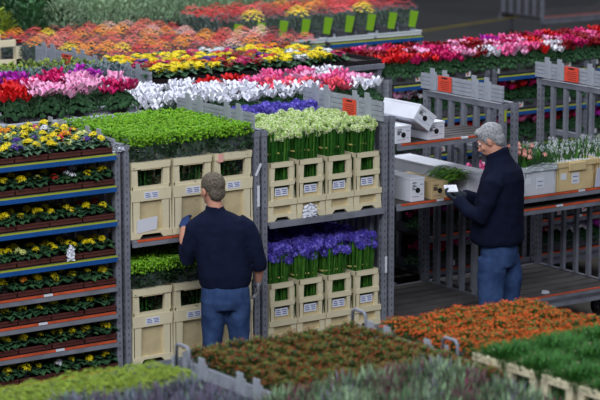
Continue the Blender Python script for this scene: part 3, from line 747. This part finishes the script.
# ---------------------------------------------------------------- crates with tulips and bulbs
def crate(x,y,z,w,d,h,m,label,rz=0,lip=True,recess=True):
    t=tag(link('plastic_crate',None,None,(x,y,z),(0,0,rz)),label,'crate')
    mb=MB();tp=.02
    def wall(p): mb.prism(p[0],p[1],p[2],m,p[3])
    mb.prism([(-w/2+tp,0),(w/2-tp,0),(w/2,h),(-w/2,h)],0,.012,m);mb.prism([(-w/2+tp,0),(w/2-tp,0),(w/2,h),(-w/2,h)],d-.012,d,m)
    mb.prism([(0,0),(d,0),(d,h),(0,h)],-w/2,-w/2+.012,m,'x');mb.prism([(0,0),(d,0),(d,h),(0,h)],w/2-.012,w/2,m,'x')
    mb.box(-w/2+.012,w/2-.012,.012,d-.012,0.0,.012,m)
    link('body',mb.mesh('body'),t)
    mb=MB()
    for a,b,c,d_ in ((-w/2-.012,w/2+.012,-.014,0),(-w/2-.012,w/2+.012,d,d+.014),(-w/2-.014,-w/2,0,d),(w/2,w/2+.014,0,d)): mb.box(a,b,c,d_,h-.04,h,m)
    link('rim',mb.mesh('rim'),t)
    if lip:
        mb=MB();mb.box(-.09,.09,-.03,-.013,h-.075,h-.005,m);bevel(link('handle',mb.mesh('handle'),t),.006)
    mb=MB();mb.box(-.04,.04,-.0025,.0,h*.22,h*.6,LABEL);mb.box(-.03,.02,-.003,-.0025,h*.3,h*.33,PRINT);mb.box(-.03,.03,-.003,-.0025,h*.45,h*.48,PRINT);mb.box(-.16,-.10,-.0025,0,h*.4,h*.62,LABEL)
    link('label_sticker',mb.mesh('label_sticker'),t);return t
CRW=mat('white_crate_plastic',(216,220,228),.5,var=.05);CRC=mat('cream_crate_plastic',(224,200,150),.5,var=.06)
crate(2.74,-.0,1.138,.33,.45,.235,CRW,'white crate of pink tulips beside the grey-haired man',lip=False)
crate(3.12,-.0,1.138,.395,.5,.24,CRC,'cream crate of white hyacinth pots, the fully visible one')
crate(3.56,-.0,1.138,.395,.5,.24,CRC,'cream crate of white bulb flowers cut by the right edge')
def tulip(seed):
    random.seed(seed);fo=MB()
    for k in range(9):
        a=k*.7;fo.leaf((.012*math.cos(a),.012*math.sin(a),0),(math.cos(a)*.35,math.sin(a)*.35,1),random.uniform(.14,.22),.03,STEML if k%2 else LG,.2)
    fl=MB()
    for i in range(6):
        t=i*PI/3;d=Vector((math.cos(t),math.sin(t),0));s_=Vector((-d.y,d.x,0));z=Vector((0,0,1))
        fl.add([(0,0,0),d*.017+z*.018+s_*.012,d*.019+z*.02,d*.017+z*.018-s_*.012,d*.008+z*.048],[(0,1,2),(0,2,3),(1,4,2),(2,4,3)],petal('tulip_petal',(226,124,124),(244,206,186)) if i<9 else 0)
    return fo.mesh('leaves'),fl.mesh('flower')
TU=[tulip(i) for i in range(2)]
for r in range(6):
    for c in range(5):
        random.seed(r*5+c+3);x=2.62+c*.06+random.uniform(-.015,.015);y=.05+r*.07
        t=tag(link('tulip',None,None,(x,y,1.19),(0,0,random.uniform(0,6)),1.5),'pink tulip in the white crate, %s from the left, %s row'%(ORD[c+1],ORD[r+1]),'flowers','pink tulips in the white crate')
        mb=MB();mb.tube([(0,0,0),(.004,0,.17)],.003,STEML,4);link('stem',mb.mesh('stem'),t);link('leaves',TU[0][0],t,(0,0,.03),(0,0,0),.95)
        if random.random()<.6: link('flower',TU[0][1],t,(.004,0,.165+random.uniform(-.02,.02)),(random.uniform(-.3,.3),random.uniform(-.3,.3),0),.75)
crumple('clear_wrap',(2.74,-.02,1.335),.34,.03,.07,'clear crinkled wrap folded over the front rim of the white crate','wrap',12,mat('clear_wrap_sheet',(214,222,224),.2,alpha=.55,spec=.8))
def hyac(seed):
    random.seed(seed);fo=MB();fl=MB()
    for k in range(22):
        a=k*.9;fo.leaf((.02*math.cos(a),.02*math.sin(a),0),(math.cos(a)*.3,math.sin(a)*.3,1),random.uniform(.10,.16),.018,STEML if k%2 else LG,.2)
    for s in range(3):
        cx=.030*math.cos(s*1.6);cy=.028*math.sin(s*1.6)
        for k in range(16):
            a=k*2.4;star(fl,(cx+.010*math.cos(a),cy+.010*math.sin(a),.105+k*.004+s*.006),(math.cos(a),math.sin(a),.4),.008,WP,5,.2)
    return fo.mesh('leaves'),fl.mesh('flower_spike')
HY=[hyac(i) for i in range(3)]
hp=pot_mesh(.045,.11,mat('white_pot',(226,228,232),.5))
for b in range(2):
    for r in range(5):
        for c in range(4):
            random.seed(b*50+r*5+c);x=(3.12,3.56)[b]-.14+c*.095;y=.055+r*.098
            t=tag(link('hyacinth_plant',None,None,(x,y,1.265),(0,0,random.uniform(0,6)),random.uniform(.95,1.1)),'white flowering bulb, %s cream crate, %s from left, %s row back'%(('left','right')[b],ORD[c+1],ORD[r+1]),'plant','white bulbs in the cream crates')
            link('pot',hp,t);link('leaves',HY[(r+c)%3][0],t,(0,0,.08));link('flower_spike',HY[(r+c)%3][1],t,(0,0,.045+random.uniform(-.02,.02)),(0,0,0),.9)
            tt=MB()
sb=MB();sb.prism([(-.04,.0),(.10,.0),(.02,.155),(-.03,.17)],0,.004,mat('lilac_paper',(206,206,226),.7));tag(link('paper_sheet',sb.mesh('paper_sheet'),None,(3.345,-.035,1.145),(.1,0,0)),'folded lilac-white paper between the two cream crates','paper')
# boards inside crates carrying the pots
for x in (3.12,3.56):
    mb=MB();mb.box(x-.185,x+.185,.013,.487,1.255,1.264,CREAMI);tag(link('crate_insert',mb.mesh('crate_insert')),'insert board holding the pots inside the %s cream crate'%('left' if x<3.3 else 'right'),'insert')
# rolls / small pile on deck behind, dropped paper
mb=MB();mb.prism([(0,0),(.06,0),(.05,.02),(.01,.025)],0,.04,LABEL);tag(link('paper_scrap',mb.mesh('paper_scrap'),None,(2.86,.06,.281)),'white paper scrap on the empty deck at the right','paper')
# ---------------------------------------------------------------- foreground
FZ=1.25
def mound(seed,m1,m2,m3,n=190,R=.085,H=.05,lw=.014,ll=.032):
    random.seed(seed);mb=MB()
    for i in range(n):
        q=math.sqrt((i+.5)/n);t=i*2.4;z=H*(1-q*q)+random.uniform(-.012,.012)+.06
        c=(R*q*math.cos(t),R*q*math.sin(t),z);m=random.choices((m1,m2,m3),(4,7,1))[0]
        if m is m1: star(mb,(c[0],c[1],z+.012),(q*math.cos(t)*.6+random.uniform(-.5,.5),q*math.sin(t)*.6+random.uniform(-.5,.5),1),.0105,m,5,.5)
        else: mb.leaf((c[0],c[1],z-.015),(math.cos(t)*.5,math.sin(t)*.5,.9),ll,lw,m,.3)
    for i in range(30):
        t=i*2.4;mb.leaf((R*.8*math.cos(t),R*.8*math.sin(t),.03),(math.cos(t),math.sin(t),.6),ll*1.2,lw*1.6,LG,.3)
    return mb.mesh('foliage')
ORR=mat('orange_red_berry',(222,108,48),.7,c2=(188,66,38),scale=50,rnd=.08,spec=.1)
SED=mat('rust_red_tip',(136,52,40),.7,c2=(112,84,42),scale=40,rnd=.1,spec=.1)
HEA=mat('plum_heather',(112,50,70),.7,c2=(96,66,84),scale=30,rnd=.15)
HEG=mat('sage_heather',(84,114,78),.7,c2=(112,122,100),scale=30,rnd=.15)
PLU=mat('dusky_purple',(112,106,128),.4,c2=(70,66,86),scale=20,rnd=.15)
MO=[mound(i,ORR,OLV,ORR,R=.09) for i in range(3)];MS=[mound(i+4,SED,OLV,LG) for i in range(3)]
MY=[mound(i+8,YG,YG,YG) for i in range(2)]
def fgtrolley(x,y,label,hdr):
    t=trolley(x,y,label,H=FZ-.02,shelves=[S(FZ,'grey',x0=0,x1=1.19)],header=hdr,hb=FZ+.0,hz=FZ+.075,bars=3,tabs=True)
    return t
fgtrolley(-1.63,-4.42,'grey trolley of orange berried plants in the foreground',(1,0))
fgtrolley(-2.92,-4.42,'grey trolley of rust-tipped plants in the foreground',(1,0))
fgtrolley(-4.3,-4.42,'grey trolley of yellow-green plants at the lower left',(0,0))
fgtrolley(-2.92,-5.55,'grey trolley of heathers nearest the camera',(0,0))
fgtrolley(-4.2,-5.55,'grey trolley of dusky purple plants at the lower left corner',(0,0))
trolley(-1.73,-5.80,'grey trolley of cream grass buckets at the lower right',H=.90,Dp=1.25,shelves=[S(.948,'grey',x0=0,x1=1.19)],header=(0,0),bars=3)
def loop(x,y,z,label,w=.13,h=.17):
    mb=MB();mb.tube([(0,0,0),(0,.0,h*.9),(0,.02,h),(0,w-.02,h),(0,w,h*.9),(0,w,0)],.011,STEEL,8)
    tag(link('tube_handle',mb.mesh('tube_handle',True),None,(x,y,z)),label,'handle')
loop(-1.655,-3.50,FZ+.0,'grey bent tube handle at the far end of the middle foreground header')
loop(-1.655,-4.36,FZ+.0,'grey bent tube handle at the near end of the middle foreground header')
loop(-2.97,-3.62,FZ+.0,'grey bent tube handle beside the yellow-green plants')
def field(x0,x1,y0,y1,step,meshes,nm,lab,group,z=FZ+.002,s=1.,pot=None,cat='plant',kindof='potted_plant'):
    nx=max(1,int(round((x1-x0)/step)));ny=max(1,int(round((y1-y0)/step)))
    for i in range(nx):
        for j in range(ny):
            random.seed(i*37+j+int(x0*10))
            x=x0+(i+.5)*(x1-x0)/nx+random.uniform(-.012,.012);y=y0+(j+.5)*(y1-y0)/ny+random.uniform(-.012,.012)
            t=tag(link(nm,None,None,(x,y,z),(0,0,random.uniform(0,6)),s*random.uniform(.92,1.1)),lab%(ORD[i+1],ORD[ny-j]),'plant',group)
            link('pot',PPOT,t);link('foliage',meshes[(i*3+j)%len(meshes)],t)
field(-1.56,-.46,-4.42,-3.52,.128,MO,'berried_plant','orange berried foreground plant, %s from left, %s row from back','orange berried plants')
field(-2.88,-1.70,-4.42,-3.42,.13,MS,'tipped_plant','rust-tipped foreground plant, %s from left, %s row from back','rust-tipped plants')
field(-4.3,-3.16,-3.98,-3.60,.125,MY,'yellow_green_plant','yellow-green lower left plant, %s from left, %s row from back','yellow-green plants',s=1.15)
def heather(seed,ms,wts,n=230,R=.10,H=.14):
    random.seed(seed);mb=MB()
    for i in range(n):
        q=math.sqrt(random.random());t=random.uniform(0,2*PI);z=random.uniform(.0,1)
        m=random.choices(ms,wts)[0]
        mb.leaf((R*q*math.cos(t),R*q*math.sin(t),.04+z*H*.5),(math.cos(t)*q*.35,math.sin(t)*q*.35,1),random.uniform(.05,.09),.009,m,.1)
    return mb.mesh('foliage')
HE=[heather(1,(HEG,LG,HEA),(6,2,1)),heather(2,(HEA,HEG,LG),(5,2,1)),heather(3,(HEG,HEA,LGR),(5,1,3)),heather(4,(HEG,LGR,PLU),(4,3,2))]
field(-2.88,-1.72,-4.86,-4.44,.13,MS,'tipped_plant','rust-tipped plant near the heathers, %s from left, %s row from back','rust-tipped plants near the heathers')
field(-3.2,-1.98,-5.7,-4.62,.155,HE,'heather_plant','upright near-foreground heather, %s from left, %s row from back','heathers in the near foreground',s=1.1)
HP=[heather(6,(PLU,HEA,LGR),(6,1,1),R=.12),heather(7,(PLU,BLG,LD),(6,2,1),R=.12)]
field(-4.45,-3.22,-5.2,-4.06,.18,HP,'purple_foliage_plant','dusky purple corner plant, %s from left, %s row from back','dusky purple plants',s=1.0)
# grass buckets: faces turned to -x, row runs along y
GRS=mat('grass_blade',(60,118,44),.6,c2=(34,80,32),scale=30,rnd=.05)
def grass(seed):
    random.seed(seed);mb=MB()
    for i in range(700):
        x=random.uniform(-.15,.15);y=random.uniform(-.01,.36);mb.leaf((x*.85,y*.9+.015,.33),(x*2.5+random.uniform(-.3,.3),(y-.16)*2.5+random.uniform(-.3,.3),1),random.uniform(.09,.13),.012,GRS,.25)
    
    for i in range(160): mb.leaf((random.uniform(-.10,.10),random.uniform(.01,.26),random.uniform(.06,.2)),(random.uniform(-.1,.1),random.uniform(-.1,.1),1),.16,.014,GRS,.1)
    return mb.mesh('grass_leaves')
GR=[grass(1),grass(2)]
for i in range(4):
    for j in range(3):
        x=-1.69+j*.345;y=-4.655-i*.292
        bucket('s',x,y,0.951,'lower right cream bucket, %s from back, %s row from left'%(ORD[i+1],ORD[j+1]),'cream buckets of grass',rz=-PI/2,detail=False).scale=(1.09,1.2,1.0)
        o=link('grass_bunch',GR[(i+j)%2],None,(x+.005,y,0.951+.05),(0,0,-PI/2));tag(o,'fresh green leaf clump in bucket %s from back, %s row from left'%(ORD[i+1],ORD[j+1]),'plant','green clumps in cream buckets')
#PEOPLE
# ---------------------------------------------------------------- people
TS=bpy.data.scenes.new('workbench_scene')   # a scratch scene for evaluating modifiers, removed below
TRASH=[]
def remesh(mb,name,voxel,sm=4,amp=0.,fq=9,seed=0,ramp=None):
    me=mb.mesh(name+'_tmp');o=bpy.data.objects.new('tmp',me);TS.collection.objects.link(o)
    r=o.modifiers.new('r','REMESH');r.mode='VOXEL';r.voxel_size=voxel;r.use_smooth_shade=True
    if sm: q=o.modifiers.new('s','SMOOTH');q.iterations=sm;q.factor=.5
    with bpy.context.temp_override(scene=TS,view_layer=TS.view_layers[0]):
        dg=bpy.context.evaluated_depsgraph_get()
        out=bpy.data.meshes.new_from_object(o.evaluated_get(dg))
    out.name=name
    if amp:
        NV=[v.normal.copy() for v in out.vertices]
        for v,nv in zip(out.vertices,NV):
            p=v.co.copy();s1=noise.noise(Vector((p.x*fq+seed,p.y*fq,p.z*fq*.8)));s2=noise.noise(Vector((p.x*fq*2.2+seed,p.y*fq*2.2,p.z*fq*2.6)))
            v.co=p+nv*amp*(s1+.5*s2)
    if not len(out.materials):
        for m in mb.mats: out.materials.append(m)
    out.polygons.foreach_set('material_index',[0]*len(out.polygons));out.polygons.foreach_set('use_smooth',[True]*len(out.polygons))
    TRASH.extend((o,me));return out
def xf(mb,n0,M):
    for i in range(n0,len(mb.v)): mb.v[i]=tuple(M@Vector(mb.v[i]))
def hand_geo(mb,wrist,d,palm,m,thumb=1,curl=.5,k=1.):
    """wrist point, direction of the fingers, palm normal (side the fingers close to)"""
    d=Vector(d).normalized();p=Vector(palm);p=(p-d*p.dot(d)).normalized();s=d.cross(p)*thumb;w=Vector(wrist)
    n0=len(mb.v)
    mb.ell((0,0,0),(.043*k,.016*k,.050*k),m,12,8)
    M=Matrix(((s.x,p.x,d.x,w.x+d.x*.05),(s.y,p.y,d.y,w.y+d.y*.05),(s.z,p.z,d.z,w.z+d.z*.05),(0,0,0,1)));xf(mb,n0,M)
    mb.tube([w-d*.03,w+d*.03],[.026*k,.026*k],m,8)
    for i,(L,o) in enumerate(((.070,.030),(.080,.010),(.074,-.010),(.058,-.029))):
        b=w+d*.085+s*o;c=curl*(1+.12*i);pts=[b-d*.03,b];dd=d.copy();q=b
        for L_,a in ((L*.45,.5),(L*.32,.8),(L*.25,.6)):
            ax=d*math.cos(0);dd=(dd*math.cos(c*a)+p*math.sin(c*a)).normalized();
            q=q+(dd+s*o*1.2).normalized()*L_;pts.append(q)
        mb.tube(pts,[.0095*k,.0098*k,.0092*k,.0085*k,.007*k],m,8)
    b=w+d*.025+s*.030;mb.tube([b-s*.015,b,b+s*.022+d*.028+p*.010,b+s*.026+d*.058+p*.024],[.013*k,.0125*k,.011*k,.0085*k],m,8)
def head_geo(sk,ha,c,yaw,pitch,hairm,kind=0):
    M=Matrix.Translation(c)@Matrix.Rotation(yaw,4,'Z')@Matrix.Rotation(-pitch,4,'X')
    n0=len(sk.v);m=SKIN
    sk.ell((0,-.012,.02),(.075,.096,.094),m,18,12);sk.ell((0,.030,-.035),(.060,.063,.080),m,16,10);sk.ell((0,.046,-.082),(.044,.046,.036),m,14,8)
    sk.tube([(0,.088,.012),(0,.104,-.015),(0,.116,-.034),(0,.098,-.044)],[.009,.012,.017,.012],m,10)
    for s in (-1,1):
        sk.ell((s*.080,-.006,-.018),(.011,.021,.033),m,10,8,(0,s*.15,0));sk.ell((s*.031,.083,.020),(.022,.010,.008),m,10,6)
        sk.ell((s*.040,.068,-.035),(.020,.018,.020),m,10,6)
    sk.ell((0,.093,-.066),(.024,.010,.007),m,10,6);sk.ell((0,.090,-.077),(.020,.010,.007),m,10,6)
    xf(sk,n0,M)
    n0=len(ha.v)
    ha.ell((0,-.024,.036),(.086,.104,.090),hairm,18,12);ha.ell((0,-.064,-.022),(.070,.052,.072),hairm,16,10)
    if kind: ha.ell((0,.045,.085),(.062,.045,.030),hairm,14,8);
    for s in (-1,1): ha.ell((s*.072,.012,.0),(.012,.018,.032),hairm,10,6)
    xf(ha,n0,M);return M
def person(name,loc,rotz,label): return tag(link(name,None,None,loc,(0,0,rotz)),label,'person')
def shoes(p,fx):
    for s,(x,y) in zip((-1,1),fx):
        mb=MB();mb.ell((x,y+.06,.045),(.048,.14,.045),SHOE,14,8);mb.ell((x,y-.02,.07),(.045,.06,.06),SHOE,12,8);mb.box(x-.045,x+.045,y-.07,y+.18,.0,.022,SHOE)
        link('shoe',remesh(mb,'shoe',.008,2),p)
def eyes(p,M):
    for s in (-1,1):
        mb=MB();mb.ell((s*.031,.078,.004),(.012,.012,.010),LABEL,12,8);mb.ell((s*.031,.088,.003),(.005,.004,.005),INK,8,6);xf(mb,0,M);o=link('eye',mb.mesh('eye',True),p)
# --- man with rolled sleeves, seen from behind
p1=person('person',(-.635,-.45,0),math.radians(62-90),'person seen from behind in navy sweater and blue jeans, gloved hand on a tall bucket')
sk=MB();ha=MB()
M=head_geo(sk,ha,Vector((-.085,.06,1.655)),math.radians(28),math.radians(8),HAIR)
sk.loft([(0,0,.86,.14,.10),(0,0,1.1,.15,.10),(-.03,.01,1.35,.165,.09),(-.045,.03,1.45,.11,.07),(-.06,.04,1.50,.06,.06),(-.075,.045,1.60,.056,.058)],SKIN,16)
for s in (-1,1): sk.tube([(s*.09,0,.88),(s*.10,.01,.47),(s*.105,0,.08)],[.07,.05,.04],SKIN,10)
sk.tube([(-.18,.02,1.40),(-.27,.05,1.15),(-.285,.19,1.245),(-.275,.305,1.33)],[.05,.042,.040,.027],SKIN,12)
sk.tube([(.12,.02,1.40),(.22,.0,1.2),(.265,.03,1.06),(.262,.09,.94)],[.05,.045,.042,.028],SKIN,12)
hand_geo(sk,(-.275,.305,1.33),(.15,.85,.45),(.6,.3,-.6),SKIN,1,.5,.85);hand_geo(sk,(.262,.09,.94),(-.02,.25,-1),(-1,.1,0),SKIN,1,.5,.85)
link('body',remesh(sk,'body',.006,3),p1)
link('hair',remesh(ha,'hair',.006,2,.0035,60),p1);eyes(p1,M)
mb=MB()
mb.loft([(0,0,.925,.182,.125),(0,0,.955,.192,.132),(0,0,1.02,.205,.142),(-.01,0,1.12,.20,.138),(-.018,.005,1.24,.20,.134),(-.03,.015,1.36,.212,.124),(-.042,.025,1.425,.195,.105),(-.05,.035,1.465,.14,.085),(-.062,.04,1.495,.078,.068),(-.066,.042,1.53,.066,.064)],NAVY,24)
mb.tube([(-.17,.02,1.40),(-.225,.02,1.36),(-.262,.035,1.22),(-.275,.06,1.13),(-.284,.13,1.175),(-.286,.165,1.21)],[.07,.074,.067,.064,.056,.052],NAVY,14)
mb.tube([(.10,.02,1.41),(.16,.02,1.37),(.225,.0,1.22),(.262,.01,1.10),(.268,.03,1.045)],[.07,.076,.068,.060,.054],NAVY,14)
link('sweater',remesh(mb,'sweater',.010,4,.007,8,3),p1)
mb=MB();mb.loft([(0,0,.99,.165,.11),(0,-.005,.90,.182,.128),(0,-.01,.82,.188,.132),(0,-.005,.76,.176,.115)],DEN,22)
for s,x in ((-1,-.09),(1,.10)): mb.loft([(x,.0,.82,.092,.112),(x,.0,.70,.090,.100),(x*1.05,.01,.48,.076,.082),(x*1.1,.0,.25,.072,.078),(x*1.12,.0,.06,.075,.085)],DEN,18)
j=link('jeans',remesh(mb,'jeans',.010,2,.007,9,5),p1)
p1.scale=(.965,.965,.965)
mb=MB();hand_geo(mb,(-.275,.305,1.33),(.15,.85,.45),(.6,.3,-.6),GLB,1,.5,1.12);o=link('glove',remesh(mb,'glove',.005,1),p1);o['label']='blue work glove on the left hand'
mb=MB();hand_geo(mb,(.262,.09,.94),(-.02,.25,-1),(-1,.1,0),GLG,1,.5,1.12);o=link('glove',remesh(mb,'glove',.005,1),p1);o['label']='grey work glove on the right hand'
shoes(p1,((-.1,0),(.11,0)))
# --- grey-haired man reading papers
p2=person('person',(1.87,-.5,0),math.radians(125-90),'grey-haired person in dark navy fleece and jeans reading white papers, standing by the cartons')
sk=MB();ha=MB()
M=head_geo(sk,ha,Vector((0,.07,1.735)),math.radians(4),math.radians(30),HAIR2,1)
sk.loft([(0,0,.86,.15,.12),(0,0,1.1,.16,.12),(0,-.02,1.38,.17,.11),(0,-.02,1.50,.10,.08),(0,.0,1.57,.06,.06),(0,.035,1.69,.056,.060)],SKIN,16)
for s in (-1,1): sk.tube([(s*.09,-.03,.88),(s*.10,-.03,.47),(s*.105,-.03,.08)],[.07,.05,.04],SKIN,10)
sk.tube([(-.18,-.03,1.45),(-.25,.05,1.19),(-.13,.28,1.26)],[.04,.034,.026],SKIN,12)
sk.tube([(.18,-.03,1.45),(.25,.07,1.19),(.07,.29,1.27)],[.04,.034,.026],SKIN,12)
hand_geo(sk,(-.13,.28,1.26),(.45,.9,.25),(.4,-.1,1),SKIN,-1,.8,.85);hand_geo(sk,(.07,.29,1.27),(-.4,.9,.2),(-.3,-.1,1),SKIN,1,.8,.85)
link('body',remesh(sk,'body',.006,3),p2);link('hair',remesh(ha,'hair',.006,2,.0018,70),p2);eyes(p2,M)
mb=MB()
mb.loft([(0,.0,.93,.205,.195),(0,.0,.965,.215,.212),(0,.0,1.05,.212,.208),(0,-.01,1.2,.212,.195),(0,-.025,1.33,.218,.18),(0,-.035,1.44,.215,.165),(0,-.035,1.51,.175,.14),(0,-.02,1.56,.115,.11),(0,.0,1.60,.080,.090,-.35),(0,.015,1.645,.078,.086,-.45)],NAVY2,24)
mb.tube([(-.15,-.03,1.45),(-.215,-.02,1.42),(-.255,.02,1.28),(-.262,.06,1.175),(-.21,.17,1.20),(-.135,.285,1.262)],[.075,.083,.074,.072,.060,.050],NAVY2,14)
mb.tube([(.15,-.03,1.45),(.215,-.02,1.42),(.255,.02,1.28),(.262,.08,1.175),(.18,.19,1.21),(.075,.295,1.27)],[.075,.083,.074,.070,.060,.050],NAVY2,14)
link('fleece_jacket',remesh(mb,'fleece_jacket',.010,4,.008,7,8),p2)
mb=MB();mb.loft([(0,-.02,.97,.17,.13),(0,-.02,.86,.182,.145),(0,-.02,.76,.175,.13)],DEN,22)
for x,y in ((-.095,.015),(.10,-.07)): mb.loft([(x,y*.5,.82,.092,.115),(x,y,.70,.090,.112),(x*1.05,y,.48,.080,.098),(x*1.1,y-.01,.25,.076,.09),(x*1.12,y-.01,.06,.078,.092)],DEN,18)
link('jeans',remesh(mb,'jeans',.010,2,.007,9,5),p2)
mb=MB();hand_geo(mb,(-.13,.28,1.26),(.45,.9,.25),(.4,-.1,1),GLD,-1,.8,1.1);o=link('glove',remesh(mb,'glove',.005,1),p2);o['label']='dark glove on the left hand'
mb=MB();hand_geo(mb,(.07,.29,1.27),(-.4,.9,.2),(-.3,-.1,1),GLD,1,.8,1.1);o=link('glove',remesh(mb,'glove',.005,1),p2);o['label']='dark glove on the right hand'
shoes(p2,((-.105,-.0),(.11,-.08)))
R2=Matrix.Translation((1.87,-.5,0))@Matrix.Rotation(math.radians(35),4,'Z')
mb=MB();mb.box(-.05,.05,-.04,.04,0,.003,LABEL);mb.box(-.045,.052,-.035,.043,.003,.006,LABEL)
for k in range(4): mb.box(-.035,.03,-.028+k*.018,-.0268+k*.018,.0061,.0064,PRINT)
o=link('paper_sheet',mb.mesh('paper_sheet'),None,R2@Vector((-.045,.365,1.335)),Vector((-.25,-.55,1.1)).to_track_quat('Z','Y').to_euler());tag(o,'white papers held by the grey-haired person','paper')

bpy.data.batch_remove(TRASH)
bpy.data.scenes.remove(TS)
